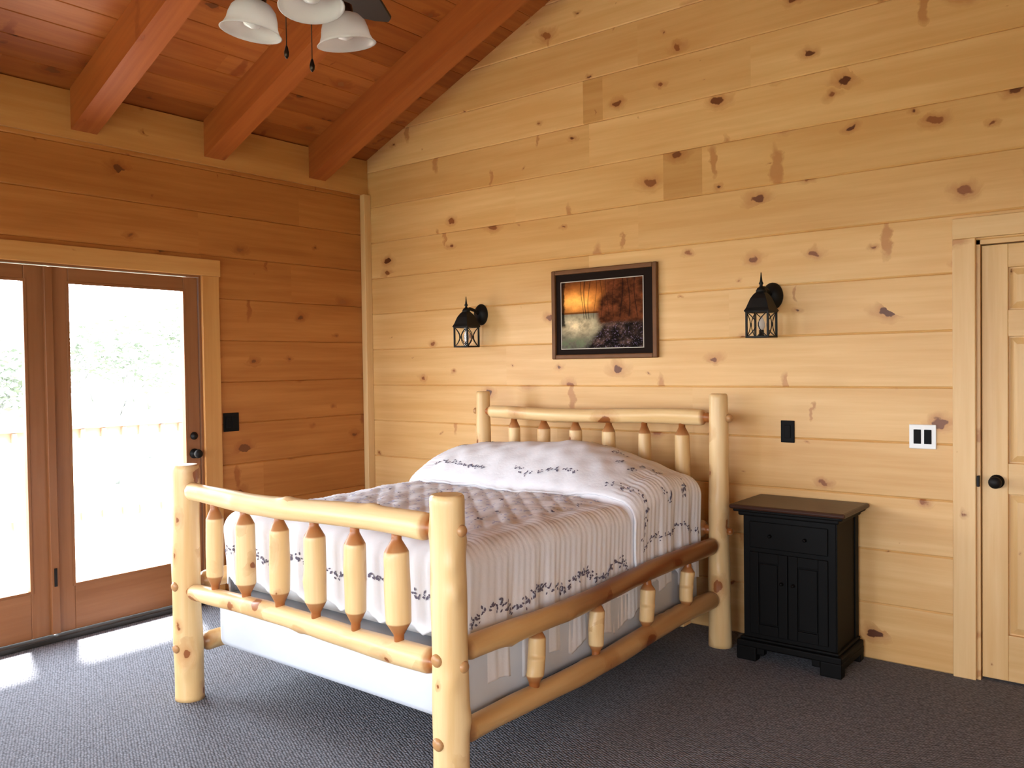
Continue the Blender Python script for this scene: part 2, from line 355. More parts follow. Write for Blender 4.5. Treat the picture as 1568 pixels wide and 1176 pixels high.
def window_y(name,W_,xa,xb):
    mb=MB(); a,b,z0,z1=W_
    for lo,hi in (((xa,a,z0),(xb,a+0.06,z1)),((xa,b-0.06,z0),(xb,b,z1)),((xa,a,z0),(xb,b,z0+0.06)),((xa,a,z1-0.06),(xb,b,z1)),((xa,(a+b)/2-0.04,z0),(xb,(a+b)/2+0.04,z1))): box(mb,lo,hi,0.004,0,'y')
    mb.build(name,[M_FIR])
window_y('window_3',LW,-0.1,-0.03); window_y('window_4',RW,XR+0.03,XR+0.1)  # the right-wall frame belongs to the added fill-light window
E=empty('door_1')
mb=MB()
def leaf(ya,yb,ga,gb):
    x0,x1=-0.055,-0.01
    box(mb,(x0,ya,0.035),(x1,ga,2.045),0.004,0,'z'); box(mb,(x0,gb,0.035),(x1,yb,2.045),0.004,0,'z')
    box(mb,(x0,ga,0.035),(x1,gb,0.29),0.004,0,'y'); box(mb,(x0,ga,1.96),(x1,gb,2.045),0.004,0,'y')
    for lo,hi,ax in (((x1-0.005,ga-0.012,0.278),(x1+0.004,ga+0.004,1.972),'z'),((x1-0.005,gb-0.004,0.278),(x1+0.004,gb+0.012,1.972),'z'),((x1-0.005,ga,0.278),(x1+0.004,gb,0.294),'y'),((x1-0.005,ga,1.956),(x1+0.004,gb,1.972),'y')): box(mb,lo,hi,0.002,0,ax,tint=0.6)
    mb.add([(-0.033,ga-0.005,0.285),(-0.033,gb+0.005,0.285),(-0.033,gb+0.005,1.965),(-0.033,ga-0.005,1.965)],[(0,1,2,3)],1)
leaf(-2.285,-1.405,-2.19,-1.50); leaf(-3.175,-2.295,-3.08,-2.42)
box(mb,(-0.012,-2.325,0.04),(0.012,-2.28,2.04),0.004,0,'z',tint=0.8)
mb.build('door_leaves',[M_FIR,M_GLASS],E)
mb=MB()
box(mb,(-0.15,-1.40,0),(0.0,-1.38,2.07),0,0,'z'); box(mb,(-0.15,-3.20,0),(0.0,-3.18,2.07),0,0,'z'); box(mb,(-0.15,-3.18,2.05),(0.0,-1.40,2.07),0,0,'y')
box(mb,(-0.15,-3.18,0.0),(0.035,-1.40,0.03),0.004,1,'y'); mb.build('jamb',[M_FIR,M_THRESH],E)
def knob(mb,P,d,mat=0,r=0.028):
    x,y,dd=frame(d); M=Matrix((( x.x,y.x,dd.x,P[0]),(x.y,y.y,dd.y,P[1]),(x.z,y.z,dd.z,P[2]),(0,0,0,1)))
    k=r/0.028
    lathe(mb,[(0.031*k,0),(0.031*k,0.006*k),(0.012*k,0.010*k),(0.011*k,0.028*k),(r*0.8,0.036*k),(r,0.048*k),(r*0.85,0.060*k),(0.004*k,0.066*k)],M,20,mat)
mb=MB(); knob(mb,(-0.01,-1.45,0.95),(1,0,0))
M=Matrix.Translation((-0.01,-1.45,1.06))@Matrix.Rotation(math.pi/2,4,'Y'); lathe(mb,[(0.024,0),(0.024,0.008),(0.014,0.012),(0.013,0.018)],M,16)
box(mb,(0.012,-2.31,0.3),(0.02,-2.295,0.4),0.002); mb.build('knob',[M_BLACK],E)
E=empty('door_2'); mb=MB()
a,b=DX0+0.018,DX1-0.018; y0,y1=0.02,0.055
st=0.105; mid=(a+b)/2
rails=[(0.012,0.22),(0.86,1.0),(1.57,1.69),(1.88,1.985)]
for lo,hi in ((a,a+st),(mid-0.05,mid+0.05),(b-st,b)): box(mb,(lo,y0,0.012),(hi,y1,1.985),0.003,0,'z',tint=random.random()*0.4)
for z0,z1 in rails:
    box(mb,(a+st,y0+0.0005,z0),(mid-0.05,y1,z1),0.003,0,'x'); box(mb,(mid+0.05,y0+0.0005,z0),(b-st,y1,z1),0.003,0,'x')
for (z0,z1) in ((0.22,0.86),(1.0,1.57),(1.69,1.88)):
    for xa,xb in ((a+st,mid-0.05),(mid+0.05,b-st)):
        box(mb,(xa,y0+0.02,z0),(xb,y1-0.005,z1),0,0,'z')
        vs=[];q=0.035
        for (xx,zz,yy) in ((xa+0.006,z0+0.006,y0+0.0195),(xb-0.006,z0+0.006,y0+0.0195),(xb-0.006,z1-0.006,y0+0.0195),(xa+0.006,z1-0.006,y0+0.0195),(xa+q,z0+q,y0+0.006),(xb-q,z0+q,y0+0.006),(xb-q,z1-q,y0+0.006),(xa+q,z1-q,y0+0.006)): vs.append((xx,yy,zz))
        of=rnd(); mb.add(vs,[(0,1,5,4),(1,2,6,5),(2,3,7,6),(3,0,4,7),(4,5,6,7),(3,2,1,0)],0,[(v[2]+of[0],v[0]+of[1],v[1]) for v in vs],random.random()*0.4)
mb.build('slab',[M_DOORP],E)
mb=MB(); box(mb,(DX0,0.0,0),(DX0+0.015,0.13,2.01),0,0,'z'); box(mb,(DX1-0.015,0.0,0),(DX1,0.13,2.01),0,0,'z'); box(mb,(DX0,0,1.99),(DX1,0.13,2.01),0,0,'x'); box(mb,(DX0+0.015,0.058,0),(DX1-0.015,0.068,1.99),0,0,'z'); mb.build('jamb',[M_TRIM],E)
mb=MB(); knob(mb,(a+0.06,y0,0.915),(0,-1,0)); box(mb,(DX0+0.004,-0.024,0.89),(DX0+0.014,0.0,0.94),0.002); mb.build('knob',[M_BLACK],E)

# ------------------------------------------------------------------ bed
E=empty('log_bed')
XL,XRR,YFT,YH=1.34,2.93,-2.30,-0.25
def post(mb,x,y,h,r0,r1,knobs=5):
    log(mb,(x,y,0),(x,y,h),[(0,r0,0),(h-0.02,r1,0),(h-0.006,r1*0.96,0),(h,r1*0.86,0)],0.006,32,60,0.1,knobs=knobs)
mb=MB(); post(mb,XL,YFT,1.05,0.062,0.060); mb.build('foot_post_1',[M_LOG],E)
mb=MB(); post(mb,XRR,YFT,1.05,0.060,0.059,8); mb.build('foot_post_2',[M_LOG],E)
mb=MB(); post(mb,XL,YH,1.31,0.056,0.044); mb.build('head_post_1',[M_LOG],E)
mb=MB(); post(mb,XRR+0.01,YH,1.31,0.060,0.048,8); mb.build('head_post_2',[M_LOG],E)
def rail(mb,p0,p1,r,tint=0.15,knobs=4,r2=None):
    Ln=(Vector(p1)-Vector(p0)).length; r2=r2 or r*1.04
    log(mb,p0,p1,[(0,0.024,1),(0.035,0.026,1),(0.045,r*0.90,0.6),(0.06,r,0),(Ln-0.06,r2,0),(Ln-0.045,r2*0.92,0.6),(Ln-0.035,0.026,1),(Ln,0.024,1)],0.012,28,60,tint,knobs=knobs)
def spindle(mb,p0,p1,r,tint=0.15,c=0.038):
    Ln=(Vector(p1)-Vector(p0)).length
    log(mb,p0,p1,[(0,0.017,1),(0.03,0.018,1),(0.03+c,r*0.90,0.8),(0.036+c,r*0.96,0),(Ln*0.5,r,0),(Ln-0.036-c,r*0.96,0),(Ln-0.03-c,r*0.90,0.8),(Ln-0.03,0.018,1),(Ln,0.017,1)],0.003,20,18,tint,knobs=1)
mb=MB(); rail(mb,(XL+0.02,YFT-0.015,0.937),(XRR-0.03,YFT-0.015,0.935),0.038,0.05,6,0.046); rail(mb,(XL+0.02,YFT-0.01,0.49),(XRR-0.03,YFT-0.01,0.485),0.037,0.05,6,0.045); mb.build('footboard_rails',[M_LOG],E)
mb=MB()
for i in range(6):
    x=1.576+0.225*i; spindle(mb,(x,YFT-0.01,0.515),(x+0.004*(-1)**i,YFT-0.01,0.905),0.038+0.001*i+0.002*(i%2),random.random()*0.2)
mb.build('footboard_spindles',[M_LOG],E)
mb=MB(); rail(mb,(XL+0.02,YH,1.185),(XRR-0.03,YH,1.185),0.040,0.1); rail(mb,(XL+0.02,YH,0.60),(XRR-0.03,YH,0.60),0.044,0.3); mb.build('headboard_rails',[M_LOG],E)
mb=MB()
for i in range(6):
    x=1.59+0.228*i; spindle(mb,(x,YH,0.62),(x,YH,1.16),0.037+0.003*(i%2),random.random()*0.3)
mb.build('headboard_spindles',[M_LOG],E)
for nm,x in (('side_rails_1',XL),('side_rails_2',XRR)):
    mb=MB()
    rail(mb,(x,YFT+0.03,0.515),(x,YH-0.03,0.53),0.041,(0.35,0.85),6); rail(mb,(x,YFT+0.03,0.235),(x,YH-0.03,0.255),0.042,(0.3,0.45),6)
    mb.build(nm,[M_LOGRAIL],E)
    mb=MB()
    for y in (-1.83,-1.41,-1.0,-0.6): spindle(mb,(x,y-0.01,0.26),(x,y+0.012,0.505),0.034,0.2,0.02)
    mb.build(nm.replace('rails','spindles'),[M_LOG],E)
mb=MB()
for (x,y) in ((XL,YFT),(XRR,YFT),(XL,YH),(XRR+0.01,YH)):
    out=-1 if x<2 else 1; fy=-1 if y<-1 else 1
    for z in ((0.935,0.49) if y<-1 else (1.185,0.60)):
        M=Matrix.Translation((x+out*0.048,y,z))@Matrix.Rotation(out*math.pi/2,4,'Y'); lathe(mb,[(0.020,0),(0.020,0.018),(0.014,0.025),(0.004,0.027)],M,14)
    for z in (0.515,0.24):
        M=Matrix.Translation((x,y+fy*0.048,z))@Matrix.Rotation(-fy*math.pi/2,4,'X'); lathe(mb,[(0.022,0),(0.022,0.018),(0.015,0.025),(0.004,0.027)],M,14)
mb.e=[0.6]*len(mb.e); mb.build('tenon_plugs',[M_LOG],E)
mb=MB(); box(mb,(1.41,-2.20,0.225),(2.86,-0.33,0.46),0.03,0,smooth=True); mb.build('box_spring',[M_BOXSP],E)
mb=MB(); box(mb,(1.45,-2.14,0.462),(2.82,-0.34,0.74),0.07,0,smooth=True); mb.build('mattress',[M_MATT],E)
mb=MB()
for y in (-0.6,-1.28,-1.95): box(mb,(XL,y-0.04,0.19),(XRR,y+0.04,0.224),0.004,0,'x')
mb.build('slats',[M_LOG],E)

# comforter
CX,Y0=2.135,-0.335; HW,BL,RC=0.645,1.775,0.09
DS=0.605
def surf(a,b,off=0.0,quilt=True):
    a=np.asarray(a,float);b=np.asarray(b,float)
    ea=np.maximum(np.abs(a)-HW,0);eb=np.maximum(b-BL,0);e=np.maximum(ea,eb)
    ang=np.where(e>0,np.arctan2(eb,ea),0.0)
    ac=np.clip(a,-HW,HW);bc=np.clip(b,0,BL);sg=np.sign(a)
    phi=np.minimum(e/RC,math.pi/2); h=(RC+off)*np.sin(phi); v=RC*(1-np.cos(phi))+np.maximum(e-RC*math.pi/2,0)
    s=bc+ang*RC+(HW-np.abs(ac))
    amp=0.011*np.clip(v/0.34,0,1)**1.1*(0.6+0.4*np.sin(s*4.3+1))
    fold=np.sin(2*math.pi*s/0.21+1.1*sg+2.2*np.sin(s*5))+0.5*np.sin(2*math.pi*s/0.093+2+sg+np.sin(s*3)*2.5+v*3)
    h=h+amp*fold*0.7+0.0012*np.clip(v/0.1,0,1)*np.sin(2*math.pi*s/0.036+np.sin(s*9)*2)+0.010*np.clip(v,0,1)-0.014*np.clip(v/0.25,0,1)
    x=CX+ac+sg*np.cos(ang)*h*np.where(e>0,1,0); y=Y0-bc-np.sin(ang)*h*np.where(e>0,1,0)
    p=np.sin(math.pi*np.clip((bc+0.14)/0.80,0,1))**0.75
    u=ac/HW
    lat=1-np.where(ac<0,0.26,0.62)*np.abs(u)**3 -0.07*np.exp(-((ac+0.02)/0.11)**2)+0.03*np.sin(ac*9+1)
    top=0.835+off*np.cos(phi)+0.195*p*lat
    top=top-0.014*np.exp(-((bc-0.68)/0.03)**2)
    top=top+0.007*np.sin(ac*7+bc*3)*np.sin(bc*5+1)+0.012*(1-u**2)
    w=np.sin(ac*23+3*np.sin(bc*7))*np.sin(bc*19+2*np.sin(ac*6)); top=top+0.0035*w+0.0025*np.sin(ac*41+bc*13)*np.sin(bc*33-ac*9)
    if quilt:
        mk=np.clip((0.60-np.abs(a))/0.03,0,1)*np.clip((b-0.62)/0.03,0,1)*np.clip((BL-0.02-b)/0.03,0,1)
        q=np.abs(np.sin(math.pi*(a+b)/0.105))*np.abs(np.sin(math.pi*(a-b)/0.105)); top=top+mk*0.0055*np.sqrt(q+1e-6)
    g=np.clip((np.abs(a)-0.58)/0.05,0,1)*np.clip((0.85-np.abs(a))/0.15,0,1)
    top=top+g*0.0018*np.sin(2*math.pi*bc/0.03+np.sin(bc*30))
    z=top-v
    return np.stack([x,y,z],-1)
def normal(a,b,off=0.0):
    d=0.004; sa=surf(a+d,b,off,False)-surf(a-d,b,off,False); sb=surf(a,b+d,off,False)-surf(a,b-d,off,False)
    n=np.cross(sb,sa); return n/np.linalg.norm(n,axis=-1,keepdims=True)
def sheet(name,a0,a1,b1f,na,nb,off,parent):
    A=np.linspace(a0,a1,na); T=np.linspace(0,1,nb)
    aa,tt=np.meshgrid(A,T,indexing='ij')
    bb=b1f(aa)*tt
    sc=1-0.07*np.abs(np.cos(math.pi*bb/0.33))
    ea=np.maximum(np.abs(aa)-HW,0); aa=np.sign(aa)*(np.minimum(np.abs(aa),HW)+ea*sc)
    P=surf(aa,bb,off)
    vs=P.reshape(-1,3); idx=np.arange(na*nb).reshape(na,nb)
    fs=np.stack([idx[:-1,:-1],idx[:-1,1:],idx[1:,1:],idx[1:,:-1]],-1).reshape(-1,4)
    me=bpy.data.meshes.new(name); me.from_pydata(vs.tolist(),[],fs.tolist()); me.materials.append(M_CLOTH)
    me.polygons.foreach_set('use_smooth',[True]*len(fs)); me.update()
    o=bpy.data.objects.new(name,me); COL.objects.link(o); o.parent=parent
    s=o.modifiers.new('s','SOLIDIFY'); s.thickness=0.010; s.offset=-1
    return o
CE=empty('comforter')
sheet('quilt',-(HW+DS),HW+DS,lambda a:BL+0.38-0.035*np.abs(np.cos(math.pi*a/0.225)),260,280,0.0,CE)
sheet('pillow_cover',-(HW+0.45),HW+0.45,lambda a:0.66+0.012*np.sin(a*9)+0.02*np.cos(a*2.3),240,90,0.014,CE)
mb=MB()
def sprig(a,b,size,rot,off,mat,k0=5,k1=8):
    shapes=[]
    for i in range(random.randint(k0,k1)):
        th_=rot+random.uniform(-1.0,1.0)+(math.pi if random.random()<0.35 else 0); d=random.uniform(0.15,1.0)*size
        shapes.append((a+math.cos(th_)*d,b+math.sin(th_)*d,th_+random.uniform(-0.9,0.9),size*random.uniform(0.20,0.34)))
    AA=[];BB=[];fs=[]
    for (ca,cb,t,l) in shapes:
        o=len(AA); w=l*0.48
        for (u,vv) in ((-l,0),(-l*0.3,w),(l*0.4,w*0.9),(l,0),(l*0.4,-w*0.9),(-l*0.3,-w)):
            AA.append(ca+u*math.cos(t)-vv*math.sin(t)); BB.append(cb+u*math.sin(t)+vv*math.cos(t))
        fs.append(tuple(range(o,o+6)))
    AA=np.array(AA);BB=np.array(BB); P=surf(AA,BB,off)+normal(AA,BB,off)*0.0035
    mb.add(P.tolist(),fs,mat)
for sg in (-1,1):
    b=0.70
    while b<1.80: sprig(sg*(HW+0.31+0.022*math.sin(b*22)),b,0.030,random.choice((1.2,1.57,1.9)),0,0); b+=0.032
    b=0.05
    while b<0.6: sprig(sg*(HW+0.30+0.02*math.sin(b*22)),b,0.026,1.57,0.014,0); b+=0.04
a=-0.72
while a<0.74: sprig(a,BL+0.22+0.015*math.sin(a*14),0.028,random.choice((0.3,-0.3)),0,0); a+=0.04
a=-0.95
while a<1.0:
    if math.sin(a*11)>-0.5: sprig(a,0.575+0.015*math.sin(a*15),0.026,random.choice((0,0.5,-0.4)),0.014,0)
    a+=random.uniform(0.035,0.06)
for (aa,bb) in ((-0.45,0.25),(-0.30,0.18),(0.10,0.22),(0.22,0.16),(0.42,0.24),(0.52,0.36),(0.62,0.28),(-0.60,0.32),(0.80,0.35),(0.75,0.18)):
    for q in range(3): sprig(aa+random.uniform(-0.05,0.05),bb+random.uniform(-0.03,0.03),0.028,random.uniform(0,6),0.014,0)
for i in range(15):
    for j in range(15):
        sprig(-0.56+i*0.08+random.uniform(-0.02,0.02),0.73+j*0.071+random.uniform(-0.02,0.02),0.030,random.uniform(0,6),0,1 if random.random()<0.88 else 0,3,7)
mb.build('embroidery',[M_EMB,M_LAV],CE,recalc=False)

# ------------------------------------------------------------------ nightstand
E=empty('nightstand'); mb=MB()
x0,x1,y0,y1=3.115,3.565,-0.355,-0.03
box(mb,(x0,y0,0.07),(x1,y1,0.735),0.004,0)
box(mb,(x0-0.03,y0-0.025,0.065),(x1+0.03,y1,0.10),0.008,0)
for xa,xb in ((x0-0.03,x0+0.07),(x1-0.07,x1+0.03)):
    box(mb,(xa,y0-0.025,0),(xb,y0+0.03,0.07),0.006,0); box(mb,(xa,y1-0.06,0),(xb,y1,0.07),0.006,0)
for xa,xb in ((x0+0.07,x0+0.11),(x1-0.11,x1-0.07)): box(mb,(xa,y0-0.02,0.035),(xb,y0+0.02,0.07),0.006,0)
for xa in (x0-0.03,x1+0.01): box(mb,(xa,y0,0.035),(xa+0.02,y1,0.07),0.003,0)
box(mb,(x0-0.015,y0-0.015,0.10),(x1+0.015,y1,0.115),0.006,0)
box(mb,(x0-0.02,y0-0.02,0.715),(x1+0.02,y1,0.74),0.008,0)
box(mb,(x0+0.035,y0-0.010,0.56),(x1-0.035,y0,0.69),0.006,0)
mx=(x0+x1)/2
for xa,xb in ((x0+0.035,mx-0.002),(mx+0.002,x1-0.035)):
    for lo,hi in (((xa,0.135),(xa+0.045,0.54)),((xb-0.045,0.135),(xb,0.54)),((xa+0.045,0.135),(xb-0.045,0.185)),((xa+0.045,0.49),(xb-0.045,0.54))): box(mb,(lo[0],y0-0.010,lo[1]),(hi[0],y0,hi[1]),0.003,0)
    box(mb,(xa+0.05,y0-0.008,0.19),(xb-0.05,y0,0.485),0.006,0)
for ya,yb in ((y0+0.0,y0+0.05),(y1-0.05,y1)): box(mb,(x1,ya,0.115),(x1+0.006,yb,0.715),0.002,0)
mb.build('cabinet',[M_BLKWOOD],E)
mb=MB(); box(mb,(x0-0.055,y0-0.05,0.748),(x1+0.055,y1+0.02,0.772),0.01,0,'x'); box(mb,(x0-0.04,y0-0.035,0.735),(x1+0.04,y1+0.01,0.75),0.006,1,'x'); mb.build('top',[M_BRNTOP,M_BLKWOOD],E)
mb=MB()
for xx in (x0+0.14,x1-0.14): knob(mb,(xx,y0-0.010,0.625),(0,-1,0),0,0.008)
for xx in (mx-0.028,mx+0.028): knob(mb,(xx,y0-0.010,0.40),(0,-1,0),0,0.008)
mb.build('knobs',[M_BLKWOOD],E)

# ------------------------------------------------------------------ sconces
def sconce(name,X):
    E=empty(name); Yl=-0.155; Zb=1.595; w=0.056
    mb=MB()
    M=Matrix.Translation((X,0,1.815))@Matrix.Rotation(math.pi/2,4,'X')
    lathe(mb,[(0.062,0.0005),(0.062,0.008),(0.058,0.014),(0.048,0.03),(0.028,0.04),(0.006,0.043)],M@Matrix.Diagonal((0.92,1.15,1,1)),28)
    tube(mb,[(X,-0.03,1.815),(X,-0.07,1.84),(X,-0.12,1.85),(X,Yl,1.84)],0.011,10)
    M=Matrix.Translation((X,Yl,0))
    s2=math.sqrt(2)
    lathe(mb,[(0.062*s2,1.726),(0.066*s2,1.733),(0.058*s2,1.748),(0.050*s2,1.772),(0.042*s2,1.795),(0.030*s2,1.816),(0.016*s2,1.832)],M,4,smooth=False,rot=math.pi/4)
    lathe(mb,[(0.024,1.826),(0.027,1.834),(0.020,1.848),(0.010,1.854),(0.007,1.864),(0.012,1.872),(0.007,1.882),(0.0045,1.90),(0.002,1.928)],M,16)
    for sx in (-1,1):
        for sy in (-1,1): box(mb,(X+sx*w-0.005,Yl+sy*w-0.005,Zb),(X+sx*w+0.005,Yl+sy*w+0.005,1.735),0.001)
    for z in (Zb,Zb+0.128):
        for sy in (-1,1): box(mb,(X-w,Yl+sy*w-0.005,z),(X+w,Yl+sy*w+0.005,z+0.009),0.001)
        for sx in (-1,1): box(mb,(X+sx*w-0.005,Yl-w,z),(X+sx*w+0.005,Yl+w,z+0.009),0.001)
    for f in range(4):
        R=Matrix.Translation((X,Yl,0))@Matrix.Rotation(f*math.pi/2,4,'Z')
        for sg in (-1,1):
            pts=[R@Vector((sg*(0.052-0.046*math.sin(math.pi*t)),-w,Zb+0.005+0.125*t)) for t in np.linspace(0,1,10)]
            tube(mb,pts,0.0026,6)
    lathe(mb,[(0.02,Zb+0.002),(0.02,Zb+0.01),(0.012,Zb+0.014),(0.012,Zb+0.04)],M,14)
    box(mb,(X-w,Yl-0.006,Zb),(X+w,Yl+0.006,Zb+0.006),0)
    mb.build('iron_frame',[M_BLACK],E)
    mb=MB(); lathe(mb,[(0.011,Zb+0.04),(0.018,Zb+0.06),(0.016,Zb+0.08),(0.008,Zb+0.10),(0.002,Zb+0.112)],M,14); mb.build('bulb',[M_SHADE],E)
    mb=MB()
    q=w-0.007; za,zc=Zb+0.01,Zb+0.127
    for sx in (-1,1): mb.add([(X+sx*q,Yl-q,za),(X+sx*q,Yl+q,za),(X+sx*q,Yl+q,zc),(X+sx*q,Yl-q,zc)],[(0,1,2,3)])
    for sy in (-1,1): mb.add([(X-q,Yl+sy*q,za),(X+q,Yl+sy*q,za),(X+q,Yl+sy*q,zc),(X-q,Yl+sy*q,zc)],[(0,1,2,3)])
    mb.build('glass_panes',[M_GLASS],E)
sconce('wall_lantern',1.125); sconce('wall_lantern.001',3.135)

# ------------------------------------------------------------------ picture
E=empty('framed_picture'); mb=MB()
a,b,z0,z1=1.725,2.465,1.505,2.055; fw=0.028
box(mb,(a,-0.032,z0),(a+fw,-0.002,z1),0.006,0,'z'); box(mb,(b-fw,-0.032,z0),(b,-0.002,z1),0.006,0,'z')
box(mb,(a+fw,-0.032,z0),(b-fw,-0.002,z0+fw),0.006,0,'x'); box(mb,(a+fw,-0.032,z1-fw),(b-fw,-0.002,z1),0.006,0,'x')
box(mb,(a+fw-0.004,-0.014,z0+fw-0.004),(b-fw+0.004,-0.004,z1-fw+0.004),0,1)
box(mb,(a+0.062,-0.0150,z0+0.060),(b-0.092,-0.0135,z1-0.072),0,2)
mb.build('frame',[M_FRAME,M_MAT,M_MAT2],E)
nx,nz=240,170; pa,pb,pz0,pz1=a+0.067,b-0.097,z0+0.065,z1-0.077
u,v=np.meshgrid(np.linspace(0,1,nx),np.linspace(0,1,nz),indexing='ij')
def vn(u,v,f,sd):
    r=np.random.RandomState(sd); g=r.rand(int(f)+3,int(f)+3); x=u*f;y=v*f;i=x.astype(int);j=y.astype(int);fx=x-i;fy=y-j;fx=fx*fx*(3-2*fx);fy=fy*fy*(3-2*fy)
    return (g[i,j]*(1-fx)+g[i+1,j]*fx)*(1-fy)+(g[i,j+1]*(1-fx)+g[i+1,j+1]*fx)*fy
nse=0.5*vn(u,v,12,1)+0.3*vn(u,v,30,2)+0.2*vn(u,v,70,3)
hor=0.52
vv=np.where(v>hor,v,2*hor-v)
glow=np.exp(-(((u-0.20)/0.22)**2+((vv-0.70)/0.12)**2)); g2=np.exp(-(((u-0.25)/0.42)**2+((vv-0.72)/0.24)**2))
sky=np.stack([0.05+1.0*glow+0.50*g2,0.02+0.52*glow+0.13*g2,0.010+0.12*glow+0.012*g2],-1)*(0.6+0.8*nse[...,None])
water=np.stack([0.13+0.62*glow+0.12*g2,0.13+0.48*glow+0.09*g2,0.10+0.28*glow+0.04*g2],-1)*(0.3+1.2*nse[...,None])
col=np.where((v>hor)[...,None],sky,water)
forest=np.array([0.13,0.036,0.012])*(0.1+1.9*nse[...,None]**1.5)
mk=np.clip((u-0.40-0.15*vn(u,v,6,5))/0.08,0,1)*np.clip((v-0.30)/0.08,0,1)
col=col*(1-mk[...,None])+forest*mk[...,None]
gnd=np.array([0.12,0.07,0.055])*(2.4*nse[...,None]**4+0.05)
sp=(vn(u,v,90,9)>0.80)*1.0
mg=np.clip((u-0.28-v*0.6)/0.08,0,1)*np.clip((0.40-v)/0.06,0,1); col=col*(1-mg[...,None])+(gnd+sp[...,None]*np.array([0.11,0.08,0.13]))*mg[...,None]
for tx in (0.04,0.27,0.31,0.36,0.43,0.50,0.58,0.66,0.75,0.83,0.92):
    wd=random.uniform(0.004,0.010); t=np.clip(1-np.abs(u-tx-0.02*np.sin(v*6+tx*20))/wd,0,1)*np.clip((v-0.42)/0.03,0,1); col=col*(1-0.9*t[...,None])+np.array([0.01,0.005,0.004])*0.9*t[...,None]
bank=np.clip(1-np.abs(v-hor-0.01)/0.02,0,1)*np.clip((0.5-u)/0.05,0,1); col=col*(1-0.85*bank[...,None])
tree_=np.clip((0.07-u-0.04*nse)/0.02,0,1)*np.clip((v-0.3)/0.05,0,1); col=col*(1-0.9*tree_[...,None])
grs=np.clip((0.20-v)/0.1,0,1)*np.clip((0.4-u)/0.1,0,1)*(nse>0.5); col=col*(1-0.6*grs[...,None])+np.array([0.12,0.16,0.08])*0.6*grs[...,None]
X_=pa+(pb-pa)*u; Z_=pz0+(pz1-pz0)*v
me=bpy.data.meshes.new('print'); idx=np.arange(nx*nz).reshape(nx,nz)
me.from_pydata(np.stack([X_,np.full_like(X_,-0.0157),Z_],-1).reshape(-1,3).tolist(),[],np.stack([idx[:-1,:-1],idx[1:,:-1],idx[1:,1:],idx[:-1,1:]],-1).reshape(-1,4).tolist())
ca=me.color_attributes.new('pc','FLOAT_COLOR','POINT'); ca.data.foreach_set('color',np.concatenate([np.clip(col,0,1),np.ones((nx,nz,1))],-1).astype(np.float32).ravel())
m,nt,bs=newmat('landscape_print'); at=N(nt,'ShaderNodeAttribute',attribute_name='pc'); L(nt,at.outputs['Color'],bs.inputs['Base Color']); bs.inputs['Roughness'].default_value=0.8; bs.inputs['Specular IOR Level'].default_value=0.08
me.materials.append(m); o=bpy.data.objects.new('print',me); COL.objects.link(o); o.parent=E

# ------------------------------------------------------------------ switch plates
def plate_back(name,xa,xb,za,zb,pm,items,im):
    mb=MB(); box(mb,(xa,-0.008,za),(xb,-0.0005,zb),0.003,0)
    for c in items: box(mb,(c-0.016,-0.012,(za+zb)/2-0.034),(c+0.016,-0.006,(za+zb)/2+0.034),0.002,1)
    mb.build(name,[pm,im])
plate_back('wall_outlet',3.175,3.247,1.05,1.165,M_BLKPL,[3.211],M_BLKPL)
plate_back('light_switch',3.80,3.918,1.05,1.165,M_WHITEPL,[3.836,3.882],M_BLKPL)
mb=MB(); box(mb,(0.0005,-1.25,1.07),(0.008,-1.137,1.19),0.003,0)
for c in (-1.217,-1.170): box(mb,(0.006,c-0.016,1.096),(0.012,c+0.016,1.164),0.002,1)
mb.build('light_switch.001',[M_BLKPL,M_BLKPL])

# ------------------------------------------------------------------ ceiling fan
E=empty('ceiling_fan'); FX,FY=3.052,-2.945
mb=MB(); M=Matrix.Translation((FX,FY,0)); top=RZ-0.331
lathe(mb,[(0.012,2.80),(0.012,top-0.06)],M,12); lathe(mb,[(0.03,top-0.10),(0.065,top-0.05),(0.07,top)],M,24)
lathe(mb,[(0.03,2.86),(0.05,2.82),(0.13,2.79),(0.15,2.74),(0.15,2.68),(0.12,2.65),(0.07,2.63),(0.07,2.59),(0.09,2.575),(0.09,2.54),(0.05,2.51),(0.02,2.49)],M,32)
arm=[];dirc=math.atan2(-4.34-FY,4.83-FX)+math.radians(8)
for k in range(3):
    an=dirc+k*2*math.pi/3; d=Vector((math.cos(an),math.sin(an),0)); C=Vector((FX,FY,-0.022))
    tube(mb,[C+d*0.05+Vector((0,0,2.535)),C+d*0.09+Vector((0,0,2.54)),C+d*0.12+Vector((0,0,2.51)),C+d*0.128+Vector((0,0,2.455))],0.009,10)
    sd=(d*0.16+Vector((0,0,-1))).normalized(); x,y,_=frame(sd); P=C+d*0.128+Vector((0,0,2.465)); arm.append((P,x,y,sd))
    Mx=Matrix(((x.x,y.x,sd.x,P.x),(x.y,y.y,sd.y,P.y),(x.z,y.z,sd.z,P.z),(0,0,0,1)))
    lathe(mb,[(0.012,-0.01),(0.028,0.0),(0.030,0.03),(0.026,0.035)],Mx,18)
mb.build('motor',[M_BRONZE],E)
mb=MB();mc=MB()
for (P,x,y,sd) in arm:
    Mx=Matrix(((x.x,y.x,sd.x,P.x),(x.y,y.y,sd.y,P.y),(x.z,y.z,sd.z,P.z),(0,0,0,1)))
    pr=[(0.028,0.020),(0.044,0.027),(0.057,0.042),(0.063,0.060),(0.066,0.078),(0.072,0.092),(0.080,0.100)]
    lathe(mb,pr+[(r-0.003,z) for r,z in reversed(pr)],Mx,32,cap=False)
    lathe(mc,[(0.012,0.03),(0.014,0.042),(0.024,0.056),(0.027,0.068),(0.020,0.082),(0.004,0.088)],Mx,18)
